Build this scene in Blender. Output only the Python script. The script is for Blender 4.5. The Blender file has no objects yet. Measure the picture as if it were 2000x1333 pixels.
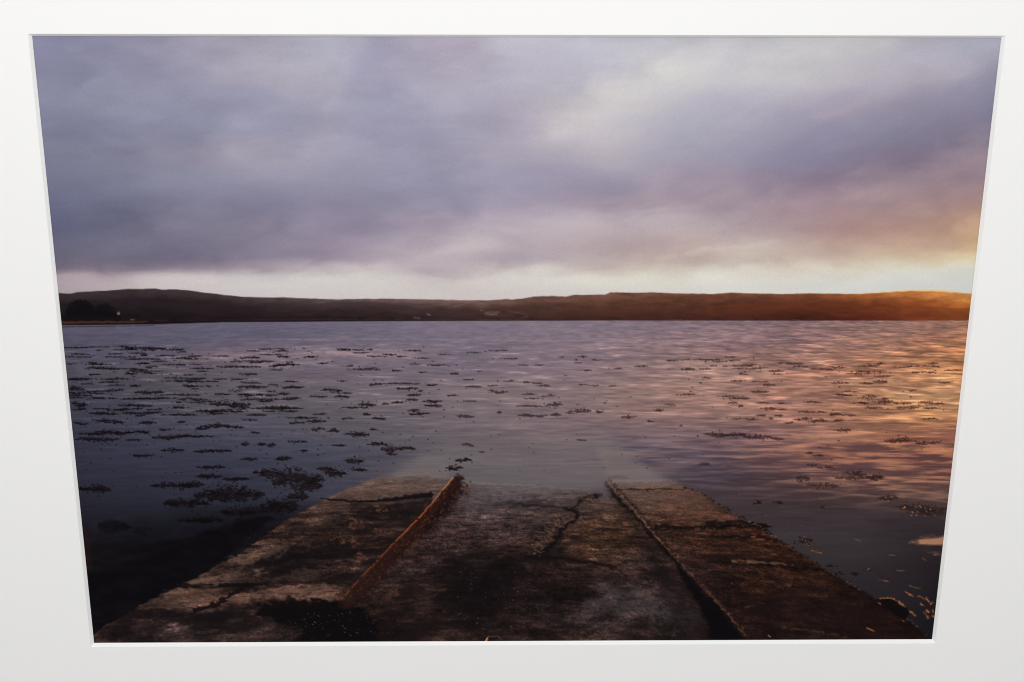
import bpy, math
import numpy as np
from mathutils import Matrix, Vector

# ---------------------------------------------------------------- camera
SC = bpy.context.scene
COL = SC.collection
WIN_W, WIN_H = 0.600, 0.435            # visible picture, metres (landscape print)
CAM = np.array([-0.0229, -1.0400, 0.4365])
ROTV = np.array([0.3857, 0.0021, 0.0175])
FOCAL = 3300 / 2000 * 36.0

def rodrigues(r):
    th = np.linalg.norm(r); k = r / th
    K = np.array([[0, -k[2], k[1]], [k[2], 0, -k[0]], [-k[1], k[0], 0]])
    return np.eye(3) + np.sin(th) * K + (1 - np.cos(th)) * K @ K
R = rodrigues(ROTV)                    # rows: camera right, forward, up
cam_d = bpy.data.cameras.new('camera')
cam_d.lens = FOCAL; cam_d.sensor_width = 36.0
cam_d.clip_start = 0.05; cam_d.clip_end = 50
cam = bpy.data.objects.new('camera', cam_d); COL.objects.link(cam)
m = Matrix(((R[0][0], R[2][0], -R[1][0], CAM[0]),
            (R[0][1], R[2][1], -R[1][1], CAM[1]),
            (R[0][2], R[2][2], -R[1][2], CAM[2]),
            (0, 0, 0, 1)))
cam.matrix_world = m
SC.camera = cam

# ---------------------------------------------------------------- light: soft room light and one big lamp above the picture
world = bpy.data.worlds.new('World'); SC.world = world
world.use_nodes = True
bg = world.node_tree.nodes['Background']
bg.inputs['Color'].default_value = (1.0, 1.0, 1.0, 1)
bg.inputs['Strength'].default_value = 0.995

def area(name, loc, target, size, size_y, power, color):
    l = bpy.data.lights.new(name, 'AREA'); l.shape = 'RECTANGLE'
    l.size = size; l.size_y = size_y; l.energy = power; l.color = color
    o = bpy.data.objects.new(name, l); COL.objects.link(o)
    o.location = loc
    o.rotation_euler = (Vector(target) - Vector(loc)).to_track_quat('-Z', 'Y').to_euler()
    return o
area('soft_upper_lamp', (-0.05, -0.68, 0.58), (0.0, 0, -0.05), 1.1, 0.30, 3.2, (1.0, 0.99, 0.975))  # unseen area lamp, set close above the board for the fall-off down the mat

vs = SC.view_settings
SC.display_settings.display_device = 'sRGB'
vs.view_transform = 'Standard'; vs.look = 'None'; vs.exposure = 0; vs.gamma = 1
vs.use_curve_mapping = False
SC.cycles.filter_width = 1.1

# === PAINT BEGIN
# The ink of the print.  Everything is drawn in image pixel coordinates read off the picture
# (about 1900 x 1190 pixels, whose four corners are QUAD) and laid onto the flat print, u and v in 0..1.
NX, NY = 1200, 840
BLEED = 0.008
QUAD = ((64.5, 73.0), (1956.5, 71.5), (182.5, 1254.5), (1819.0, 1249.5))

def homography(dst):
    src = ((0, 0), (1, 0), (0, 1), (1, 1)); A = []; b = []
    for (u, v), (x, y) in zip(src, dst):
        A.append([u, v, 1, 0, 0, 0, -x * u, -x * v]); b.append(x)
        A.append([0, 0, 0, u, v, 1, -y * u, -y * v]); b.append(y)
    return np.append(np.linalg.solve(np.array(A, float), np.array(b, float)), 1).reshape(3, 3)

HM = homography(QUAD)
HI = np.linalg.inv(HM)
U, V = np.meshgrid(np.linspace(-BLEED, 1 + BLEED, NX), np.linspace(-BLEED, 1 + BLEED, NY))
_w = HM[2, 0] * U + HM[2, 1] * V + HM[2, 2]
X = ((HM[0, 0] * U + HM[0, 1] * V + HM[0, 2]) / _w).astype(np.float32)
Y = ((HM[1, 0] * U + HM[1, 1] * V + HM[1, 2]) / _w).astype(np.float32)
UMIN, USTEP = -BLEED, (1 + 2 * BLEED) / (NX - 1)
VSTEP = (1 + 2 * BLEED) / (NY - 1)

def cell(x, y):
    q = HI @ np.array([x, y, 1.0])
    return (q[0] / q[2] - UMIN) / USTEP, (q[1] / q[2] - UMIN) / VSTEP

def window(x0, y0, x1, y1, pad=3):
    c = [cell(x, y) for x in (x0, x1) for y in (y0, y1)]
    i0 = int(min(a for a, b in c)) - pad; i1 = int(max(a for a, b in c)) + pad + 1
    j0 = int(min(b for a, b in c)) - pad; j1 = int(max(b for a, b in c)) + pad + 1
    i0 = max(i0, 0); j0 = max(j0, 0); i1 = min(i1, NX); j1 = min(j1, NY)
    if i1 <= i0 or j1 <= j0: return None
    return slice(j0, j1), slice(i0, i1)

TAB = np.random.RandomState(7).rand(16, 256, 256).astype(np.float32) * 2 - 1
def vnoise(x, y, seed):
    xi = np.floor(x).astype(np.int32); yi = np.floor(y).astype(np.int32)
    fx = (x - xi).astype(np.float32); fy = (y - yi).astype(np.float32)
    fx = fx * fx * fx * (fx * (fx * 6 - 15) + 10); fy = fy * fy * fy * (fy * (fy * 6 - 15) + 10)
    T = TAB[seed % 16]; o = seed * 37
    x0 = (xi + o) & 255; x1 = (xi + o + 1) & 255; y0 = (yi + o * 3) & 255; y1 = (yi + o * 3 + 1) & 255
    a = T[y0, x0]; b = T[y0, x1]; c = T[y1, x0]; d = T[y1, x1]
    return (a + (b - a) * fx) * (1 - fy) + (c + (d - c) * fx) * fy

def fbm(x, y, octaves, seed, gain=0.5):
    s = 0; a = 1.0; n = 0
    for k in range(octaves):
        s = s + a * vnoise(x, y, seed + k); n += a * a
        x, y = (x * 1.83 + y * 0.31 + 11.7), (y * 2.07 - x * 0.05 + 5.3)
        a *= gain
    return s / math.sqrt(n) * 1.6        # about unit spread

def smooth(a, b, x):
    t = np.clip((x - a) / (b - a), 0, 1)
    return t * t * (3 - 2 * t)

def monotone(yk, vk, y):
    """smooth interpolation along axis 0 of vk (rows) at positions y, Catmull-Rom"""
    yk = np.asarray(yk, np.float32)
    i = np.clip(np.searchsorted(yk, y) - 1, 0, len(yk) - 2)
    return i, (y - yk[i]) / (yk[i + 1] - yk[i])

def field(rows, xx, yy):
    """rows: list of (y, [x, r, g, b, x, r, g, b ...]); colour field through those samples"""
    lut_x = np.linspace(40, 1980, 486)
    ys = np.array([r[0] for r in rows], np.float32)
    lut = np.zeros((len(rows), len(lut_x), 3), np.float32)
    for k, (y, s) in enumerate(rows):
        s = np.array(s, np.float32).reshape(-1, 4)
        for c in range(3):
            v = np.interp(lut_x, s[:, 0], s[:, c + 1])
            ker = np.hanning(17); ker /= ker.sum()
            lut[k, :, c] = np.convolve(np.pad(v, 8, 'edge'), ker, 'valid')
    i, t = monotone(ys, None, yy)
    t = np.clip(t, 0, 1).astype(np.float32)
    fx = np.clip((xx - 40) / 4.0, 0, 484.99); ix = fx.astype(np.int32); fx = (fx - ix).astype(np.float32)
    n = len(rows)
    def at(k):
        k = np.clip(k, 0, n - 1)
        return lut[k, ix] * (1 - fx)[..., None] + lut[k, ix + 1] * fx[..., None]
    p1 = at(i); p2 = at(i + 1)
    h0 = (ys[np.clip(i, 0, n - 1)]); h1 = ys[np.clip(i + 1, 0, n - 1)]
    p0 = at(i - 1); p3 = at(i + 2)
    hm = ys[np.clip(i - 1, 0, n - 1)]; hp = ys[np.clip(i + 2, 0, n - 1)]
    d = (h1 - h0)
    m1 = (p2 - p0) * (d / np.maximum(h1 - hm, 1))[..., None]
    m2 = (p3 - p1) * (d / np.maximum(hp - h0, 1))[..., None]
    t = t[..., None]
    return ((2 * t**3 - 3 * t**2 + 1) * p1 + (t**3 - 2 * t**2 + t) * m1 * 0.8
            + (-2 * t**3 + 3 * t**2) * p2 + (t**3 - t**2) * m2 * 0.8)

rs = np.random.RandomState(5)
IMG = np.zeros((NY, NX, 3), np.float32)
REG = np.zeros((NY, NX), np.int8)
SKY, HILL, WATER, SLIP, WEED, RAIL_A, RAIL_B, TREES = range(8)

def mix(sl, color, alpha):
    a = alpha[..., None]
    IMG[sl] = IMG[sl] * (1 - a) + np.asarray(color, np.float32) * a

FULL = (slice(0, NY), slice(0, NX))
NZ1 = fbm(X / 9, Y / 5, 3, 3)           # shared ragged-edge offsets
NZ2 = fbm(X / 10 + 40, Y / 6, 3, 8)
NB1 = fbm(X / 46, Y / 20, 3, 21)
NB2 = fbm(X / 46 + 9, Y / 20 + 77, 3, 25)

def poly_mask(sl, pts, soft=1.5, rag=0.0, big=0.0):
    """signed coverage of a closed outline"""
    x = X[sl] + NZ1[sl] * rag + NB1[sl] * big; y = Y[sl] + NZ2[sl] * rag * 0.6 + NB2[sl] * big * 0.5
    inside = np.zeros(x.shape, bool); dist = np.full(x.shape, 1e9, np.float32)
    n = len(pts)
    for k in range(n):
        (x0, y0), (x1, y1) = pts[k], pts[(k + 1) % n]
        if y0 != y1:
            c = ((y0 > y) != (y1 > y)) & (x < (x1 - x0) * (y - y0) / (y1 - y0) + x0)
            inside ^= c
        dx, dy = x1 - x0, y1 - y0
        t = np.clip(((x - x0) * dx + (y - y0) * dy) / (dx * dx + dy * dy + 1e-9), 0, 1)
        dist = np.minimum(dist, np.hypot(x - x0 - t * dx, y - y0 - t * dy))
    sd = np.where(inside, dist, -dist)
    return smooth(-soft, soft, sd)

def box_of(pts, pad):
    xs = [p[0] for p in pts]; ys = [p[1] for p in pts]
    return window(min(xs) - pad, min(ys) - pad, max(xs) + pad, max(ys) + pad)

def blob(pts, color, alpha=1.0, soft=1.5, rag=0.0, big=0.0, tex=0.0):
    sl = box_of(pts, soft + rag * 3 + big * 3 + 4)
    if sl is None: return
    a = poly_mask(sl, pts, soft, rag, big) * alpha
    if tex: a = a * np.clip(1 + tex * NZ1[sl], 0, 1)
    mix(sl, color, a)

def stroke(pts, color, w0, w1=None, alpha=1.0, soft=1.2, rag=0.0, big=0.0, gaps=0.0, reg=None):
    """a line of varying width through pts"""
    w1 = w0 if w1 is None else w1
    sl = box_of(pts, max(w0, w1) + soft + rag * 3 + big * 3 + 4)
    if sl is None: return
    x = X[sl] + NZ1[sl] * rag + NB1[sl] * big; y = Y[sl] + NZ2[sl] * rag * 0.6 + NB2[sl] * big * 0.5
    best = np.full(x.shape, 1e9, np.float32)
    seg = [math.hypot(pts[k + 1][0] - pts[k][0], pts[k + 1][1] - pts[k][1]) for k in range(len(pts) - 1)]
    tot = sum(seg); run = 0
    for k in range(len(pts) - 1):
        (x0, y0), (x1, y1) = pts[k], pts[k + 1]
        dx, dy = x1 - x0, y1 - y0
        t = np.clip(((x - x0) * dx + (y - y0) * dy) / (dx * dx + dy * dy + 1e-9), 0, 1)
        w = w0 + (w1 - w0) * (run + t * seg[k]) / tot
        best = np.minimum(best, np.hypot(x - x0 - t * dx, y - y0 - t * dy) - w * 0.5)
        run += seg[k]
    a = smooth(soft, -soft, best) * alpha
    if gaps: a = a * smooth(-gaps, 0.4 - gaps, NZ2[sl] + 0.5)
    mix(sl, color, a)
    if reg is not None:
        r = REG[sl]; r[a > 0.5] = reg

# ---- sky
SKY_ROWS = [
 (60, [70,146,148,178, 200,149,151,178, 350,165,163,184, 500,181,177,194, 640,184,189,206, 690,176,176,196, 730,167,164,187, 900,182,176,194, 1000,197,195,208, 1150,200,203,215, 1300,199,200,209, 1500,204,206,211, 1650,203,204,208, 1800,186,184,198, 1950,178,182,199]),
 (85, [70,146,148,178, 200,148,150,178, 350,164,162,184, 500,181,177,194, 640,184,188,205, 690,178,177,196, 730,167,164,187, 900,182,176,194, 1000,197,195,208, 1150,200,203,215, 1300,200,201,209, 1500,204,206,211, 1650,204,205,208, 1800,186,184,198, 1950,178,182,199]),
 (150, [80,145,148,175, 200,147,150,177, 350,160,160,183, 500,178,175,192, 620,185,184,198, 670,174,174,194, 710,162,162,187, 850,178,174,192, 1000,188,186,202, 1150,194,194,206, 1250,208,209,211, 1330,214,215,213, 1450,203,203,209, 1550,205,205,208, 1650,192,188,201, 1800,181,176,190, 1900,178,175,189, 1945,152,150,173]),
 (200, [90,148,152,178, 200,150,153,178, 350,155,158,183, 500,159,160,184, 620,172,171,190, 710,162,163,187, 850,170,168,189, 1000,180,176,194, 1100,194,190,199, 1180,208,205,206, 1250,209,208,209, 1350,190,188,200, 1500,180,178,195, 1600,177,171,189, 1700,168,162,181, 1850,154,150,172, 1940,137,136,162]),
 (250, [100,134,138,164, 200,136,140,166, 350,150,153,178, 500,158,160,184, 620,168,166,186, 750,154,154,180, 900,168,166,187, 1000,178,172,190, 1100,206,200,203, 1180,203,200,204, 1300,180,180,195, 1450,173,171,189, 1600,154,151,174, 1750,145,143,166, 1850,133,128,152, 1930,138,129,151]),
 (300, [110,135,138,163, 200,138,141,166, 350,158,155,175, 500,165,162,180, 620,170,168,187, 750,157,156,180, 900,160,157,179, 1000,172,166,184, 1100,180,175,190, 1200,188,182,192, 1300,170,167,185, 1450,160,156,178, 1600,145,141,166, 1750,137,126,148, 1850,141,129,146, 1920,150,135,148]),
 (350, [115,129,133,160, 250,136,139,164, 400,148,150,173, 500,155,154,176, 620,158,156,179, 750,155,154,178, 900,156,154,177, 1050,160,156,178, 1200,162,158,178, 1300,168,158,174, 1450,158,146,164, 1600,147,131,150, 1750,152,135,148, 1910,160,137,145]),
 (400, [118,113,118,148, 250,119,121,147, 400,137,136,160, 500,132,131,156, 620,145,141,164, 700,146,143,165, 850,154,150,173, 1000,160,153,174, 1150,168,156,172, 1300,170,156,168, 1450,168,152,164, 1600,168,145,154, 1750,172,145,147, 1850,172,142,139, 1910,176,143,134]),
 (440, [118,104,109,139, 250,119,118,141, 400,134,130,152, 550,140,134,156, 700,152,144,166, 850,168,158,174, 1000,180,170,182, 1100,190,180,188, 1250,188,176,182, 1400,180,166,172, 1550,174,151,155, 1700,184,150,141, 1820,188,154,138, 1905,196,158,130]),
 (480, [115,107,108,132, 250,116,114,137, 400,128,124,147, 550,142,134,155, 700,158,148,166, 800,178,168,180, 920,196,187,191, 1050,185,173,180, 1200,185,168,170, 1350,196,176,172, 1480,204,190,180, 1600,190,165,156, 1750,197,165,145, 1850,204,172,146, 1905,215,184,143]),
 (505, [115,112,110,130, 300,118,114,136, 500,134,128,148, 700,166,154,169, 850,190,178,184, 1000,180,170,180, 1100,190,178,182, 1250,198,182,174, 1350,196,178,172, 1450,208,196,184, 1600,196,176,164, 1720,212,196,170, 1850,224,208,174, 1905,228,212,172]),
 (525, [115,124,114,132, 250,134,124,140, 400,148,136,151, 500,158,146,158, 600,186,176,182, 700,206,198,198, 850,186,174,182, 1000,207,199,194, 1050,217,213,205, 1150,197,185,179, 1250,210,202,189, 1400,219,214,200, 1550,217,210,193, 1700,223,219,198, 1850,223,223,207, 1905,220,223,210]),
 (545, [120,168,153,163, 200,178,165,170, 300,200,192,192, 500,210,206,205, 700,216,214,208, 850,207,201,199, 1000,219,217,209, 1200,223,222,208, 1500,222,222,211, 1800,218,220,213, 1905,216,220,214]),
 (572, [120,172,160,168, 200,184,174,178, 300,200,194,195, 500,208,204,203, 700,211,207,203, 900,209,202,200, 1100,214,210,204, 1300,218,216,207, 1500,219,219,211, 1800,216,218,211, 1905,214,218,212]),
 (600, [120,172,160,168, 500,208,204,203, 900,206,198,196, 1300,218,216,206, 1905,214,216,208]),
]
# cloud streaks lie flat on the left and climb to the right: two fixed grains, blended
climb = smooth(900, 1600, X) * smooth(560, 330, Y)
def grain(sx, sy, octaves, seed, gain=0.5):
    flat = fbm((X + 0.06 * Y) / sx, (Y - 0.05 * X) / sy, octaves, seed, gain)
    ca, sa = math.cos(-0.42), math.sin(-0.42)
    up = fbm((X * ca + Y * sa) / sx, (-X * sa + Y * ca) / sy, octaves, seed + 5, gain)
    return flat * (1 - climb) + up * climb
depth = 0.22 + 0.78 * smooth(560, 250, Y)
puff = fbm(X / 120, Y / 62, 5, 31, 0.52)
puff2 = fbm(X / 70 + puff * 0.35, Y / 34 + 12, 5, 47, 0.52)
wx = grain(190, 70, 4, 33) * 9 * depth + puff * 17 * depth
wy = grain(170, 50, 4, 38) * 4 * depth + puff2 * 8.5 * depth + fbm(X / 80 + 9, Y / 30, 3, 44) * 1.5
IMG[...] = field(SKY_ROWS, X + wx, Y + wy)
def wisp_at(pts, color, w, al, soft=None, big=9.0):
    stroke(pts, color, w, w * 0.7, al, soft=soft if soft else w * 0.9 + 6, rag=2.0, big=big)
for pts, c_, w_, al in (
    ([(1085,258),(1170,212),(1260,162),(1345,118)], (216,213,212), 30, 0.26), ([(1130,240),(1200,268),(1240,262)], (200,195,200), 20, 0.35),
    ([(1330,170),(1420,150),(1500,100),(1600,82)], (210,211,212), 20, 0.25), ([(1560,130),(1640,108),(1740,76)], (211,212,211), 16, 0.45),
    ([(1400,150),(1450,90)], (196,196,206), 22, 0.30), ([(1600,225),(1680,188),(1760,160)], (190,183,195), 16, 0.45),
    ([(1500,330),(1650,272),(1780,236),(1945,158)], (136,133,158), 46, 0.35), ([(1560,362),(1700,330),(1860,262)], (138,123,146), 30, 0.30),
    ([(1300,300),(1380,270),(1470,262)], (178,175,191), 26, 0.30), ([(1480,416),(1560,420),(1660,408)], (166,138,146), 14, 0.40),
    ([(1350,489),(1430,484),(1506,476)], (216,208,198), 5, 0.60), ([(1292,506),(1334,500)], (212,200,190), 5, 0.50), ([(1698,513),(1728,506),(1742,504)], (222,210,184), 7, 0.60),
    ([(1360,512),(1420,514),(1468,510)], (190,171,165), 7, 0.45), ([(1500,500),(1560,512),(1640,520)], (198,178,164), 8, 0.40), ([(1540,525),(1590,522)], (220,212,196), 4, 0.40),
    ([(1130,424),(1210,420),(1290,408)], (198,189,194), 9, 0.40), ([(1110,466),(1160,452),(1190,448)], (196,187,190), 9, 0.35), ([(1120,498),(1240,486),(1330,470)], (190,170,168), 8, 0.30),
    ([(850,500),(910,488),(958,470)], (206,199,201), 7, 0.50), ([(860,480),(900,474),(950,462)], (196,187,193), 6, 0.35), ([(700,500),(780,488)], (176,164,176), 12, 0.30),
    ([(820,530),(900,541),(960,536)], (188,176,182), 9, 0.50), ([(630,524),(670,531),(716,526)], (182,170,178), 5, 0.45), ([(1000,536),(1040,528),(1080,534)], (220,217,208), 8, 0.40),
    ([(700,548),(860,552),(1100,556)], (214,209,204), 3, 0.35), ([(760,541),(900,548)], (222,220,212), 4, 0.35), ([(240,548),(420,556),(560,552)], (196,190,192), 4, 0.35),
    ([(112,262),(180,258),(250,266)], (128,132,159), 22, 0.40), ([(300,352),(380,356),(450,372)], (136,138,162), 14, 0.40), ([(112,428),(180,432),(260,440)], (104,108,135), 30, 0.45),
    ([(390,412),(450,402),(560,408)], (127,126,152), 16, 0.40), ([(420,298),(520,316),(600,288)], (170,167,185), 24, 0.30), ([(470,120),(560,132),(640,168)], (188,185,199), 26, 0.30),
    ([(736,80),(706,130),(690,190)], (160,160,186), 20, 0.45), ([(666,120),(654,170),(640,210)], (186,186,199), 14, 0.35), ([(740,230),(790,250),(850,282)], (150,150,177), 20, 0.30),
    ([(860,250),(930,240)], (180,177,193), 14, 0.30), ([(700,285),(760,276)], (172,169,187), 12, 0.30), ([(140,200),(280,196)], (156,158,181), 18, 0.35)):
    wisp_at(pts, c_, w_, al)
wisp = grain(130, 30, 5, 41, 0.55)
fine = grain(52, 14, 4, 52, 0.55)
soften = smooth(600, 520, Y)
IMG += (wisp * 1.0 * soften + fine * 0.7 * soften + (puff * 2.4 + puff2 * 3.0) * soften)[..., None]
lum_ = IMG.mean(-1, keepdims=True)
IMG[...] = (lum_ + (IMG - lum_) * 0.90) * np.array([0.968, 0.955, 0.962], np.float32)
IMG[...] = IMG * (1 - 0.035 * smooth(900, 200, X) * smooth(540, 480, Y))[..., None]

# ---- hills across the water
HORIZON = np.interp(X, [100, 300, 430, 650, 900, 1200, 1900], [636.5, 634.5, 630.3, 628.6, 627.2, 626.2, 626.0]).astype(np.float32)
SKYLINE = [(60,573),(115,573.5),(140,574.5),(150,572),(180,570),(215,568),(245,565.5),(275,566),(300,564.5),(317,567),(345,566),(370,568.5),(400,572.5),(440,577),(470,580),(500,581.5),(560,582),(600,584),(660,585),(700,584.5),(760,584),(830,585),(900,586.5),(950,587),(965,586),(985,584),(998,585.5),(1015,584),(1040,579),(1060,578.5),(1100,579.5),(1120,576),(1180,575.5),(1190,571),(1230,572),(1270,571),(1300,572),(1335,574),(1355,573),(1390,574.5),(1425,571.5),(1480,573.5),(1500,573),(1530,574),(1590,573),(1680,574),(1730,571),(1780,568),(1830,569),(1870,571),(1895,572.5),(1960,574)]
sk = np.interp(X, [p[0] for p in SKYLINE], [p[1] for p in SKYLINE]).astype(np.float32)
sk = sk + fbm(X / 14, Y * 0 + 3.3, 3, 61) * 0.35
HILL_TOP = [(573, [60,78,68,72, 300,74,64,66, 450,86,75,74, 620,110,97,94, 800,132,112,106, 950,138,112,102, 1050,132,98,82, 1200,140,96,72, 1400,146,92,62, 1550,158,94,56, 1700,182,112,58, 1800,206,138,66, 1900,224,166,84])]
top = field([(0, HILL_TOP[0][1]), (1, HILL_TOP[0][1])], X, Y * 0 + 0.5)
HM_MID = [60,44,36,41, 300,46,37,42, 500,55,44,45, 700,64,50,50, 900,84,63,58, 1100,98,66,52, 1250,112,70,48, 1400,110,64,43, 1550,112,59,37, 1700,126,67,35, 1800,156,88,40, 1900,178,108,46]
mid = field([(0, HM_MID), (1, HM_MID)], X, Y * 0 + 0.5)
HM_LOW = [60,24,18,23, 300,29,20,26, 500,38,27,30, 700,46,32,34, 900,58,41,40, 1100,72,46,40, 1300,84,46,36, 1500,84,40,30, 1650,88,40,27, 1800,116,60,32, 1900,128,70,36]
low = field([(0, HM_LOW), (1, HM_LOW)], X, Y * 0 + 0.5)
q = np.clip((Y - sk) / np.maximum(HORIZON - sk, 1), 0, 1)
hq = q + 0.05 * fbm(X / 150, Y / 22, 3, 64)
hill = top * (1 - smooth(0, 0.5, hq))[..., None] + mid * (smooth(0, 0.5, hq) * (1 - smooth(0.45, 1, hq)))[..., None] + low * smooth(0.45, 1, hq)[..., None]
heath = fbm(X / 26, Y / 7, 5, 66, 0.6)
hill *= (0.97 + 0.075 * heath)[..., None]
hg = hill.mean(-1, keepdims=True); hill = hg + (hill - hg) * 0.94
hill *= (0.94 - 0.16 * smooth(1150, 700, X))[..., None] * np.array([1.02, 0.93, 0.96], np.float32)
hill *= (1 - 0.14 * smooth(850, 1100, X) * smooth(1780, 1560, X))[..., None]
hg = hill.mean(-1, keepdims=True); hill = hg + (hill - hg) * (1 - 0.12 * smooth(1750, 1500, X))[..., None]
a = smooth(-1.0, 1.0, Y - sk)
# a paler ridge beyond, lit by the low sun
rid = np.interp(X, [1560, 1600, 1680, 1750, 1800, 1840, 1862, 1880, 1896], [576, 572.3, 572.6, 567.3, 565.6, 565.4, 568, 571, 575]).astype(np.float32)
mix(FULL, (228, 194, 128), smooth(-0.8, 0.8, Y - rid) * smooth(1575, 1640, X) * 0.85)
IMG[...] = IMG * (1 - a[..., None]) + hill * a[..., None]
REG[Y > sk] = HILL
# nearer folds of the hillside
def fold(pts, color, alpha, fade):
    l = np.interp(X, [p[0] for p in pts], [p[1] for p in pts]).astype(np.float32) + NB1 * 0.8
    m_ = smooth(-1.2, 1.5, Y - l) * smooth(fade, 0, Y - l) * (X > pts[0][0]) * (X < pts[-1][0]) * (Y < HORIZON)
    mix(FULL, color, m_ * alpha)
fold([(520,600),(600,598),(650,590),(710,589),(760,594),(820,602),(900,606)], (58,44,46), 0.6, 24)
fold([(330,592),(420,594),(520,600),(620,606),(700,612)], (44,34,38), 0.45, 16)
fold([(140,586),(250,584),(360,590),(460,600),(560,612)], (38,30,35), 0.45, 26)
fold([(1040,612),(1150,606),(1260,601),(1380,605),(1450,612)], (76,44,36), 0.5, 20)
fold([(1380,598),(1520,590),(1660,592),(1800,598),(1900,604)], (104,50,28), 0.4, 30)
fold([(960,590),(1060,587),(1160,583),(1230,580)], (112,78,62), 0.35, 10)
# pale road and bare patches on the far shore
stroke([(985,607),(1008,611),(1022,614),(1029,618),(1020,620)], (120,94,84), 1.4, 1.8, 0.35)
stroke([(946,613),(958,610),(974,611)], (116,94,90), 4.0, 3.0, 0.5, rag=1.8)
stroke([(950,615),(968,614)], (140,116,110), 2.0, 2.0, 0.6, rag=1)
stroke([(884,599),(905,594),(925,590)], (118,92,84), 1.6, 1.2, 0.6)
stroke([(832,614),(838,616)], (140,120,118), 2.6, 2.0, 0.6)
stroke([(806,621),(818,622)], (130,112,112), 1.8, 1.8, 0.6)
stroke([(936,606),(940,607)], (130,108,104), 1.8, 1.8, 0.6)
for x0, x1 in ((300,640),(640,880),(930,1010),(1310,1330),(1540,1580)):
    stroke([(x0, 626.5 if x0 < 640 else 624.5), (x1, 624.5)], (92,70,66) if x0 < 900 else (128,92,76), 1.3, 1.0, 0.35, gaps=0.3)
# left headland: dark trees, a cottage, grass bank
TREE_SHAPES = [[(126,627),(130,606),(136,596),(146,590),(158,589),(168,590),(178,597),(186,603),(192,608),(200,627)],
               [(180,627),(186,606),(192,599),(200,596),(208,597),(216,601),(222,607),(228,613),(238,622),(242,627)]]
sl = window(110, 580, 260, 640)
for t_ in TREE_SHAPES:
    mk = poly_mask(sl, t_, 1.2, 2.4, 1.0)
    mix(sl, (15, 12, 16), mk)
    r = REG[sl]; r[mk > 0.5] = TREES
for k in range(150):
    x = 126 + 112 * rs.rand(); top_ = np.interp(x, [126,136,150,168,184,192,206,220,238], [618,596,588,588,601,597,595,603,621])
    y = top_ + abs(rs.randn()) * 6 - 1.5
    sl = window(x - 5, y - 5, x + 5, y + 5)
    mix(sl, (20,16,20), smooth(1.3, 0.5, np.hypot((X[sl] - x) / (1.2 + rs.rand() * 2.0), (Y[sl] - y) / (0.9 + rs.rand() * 1.2))) * 0.9)
stroke([(116,622),(180,624),(245,624)], (19,15,19), 9, 6, 0.9, rag=1.2)
stroke([(238,622),(290,628)], (30,22,26), 6, 2, 0.7, rag=1)
stroke([(112,631),(170,630.5),(230,629.6),(286,629)], (98,58,38), 4.4, 2.0, 0.7, rag=1.2, soft=1.8)
stroke([(112,635.4),(200,633.4),(330,631.4)], (40,24,22), 2.6, 1.4, 0.8)
stroke([(255,625.4),(262,625.6)], (150,110,84), 1.6, 1.2, 0.8)
stroke([(231.5,610.5),(232.5,614)], (196,120,72), 2.0, 2.4, 0.8)
stroke([(229,613),(230.5,615)], (210,196,190), 1.6, 1.6, 0.7)

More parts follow.
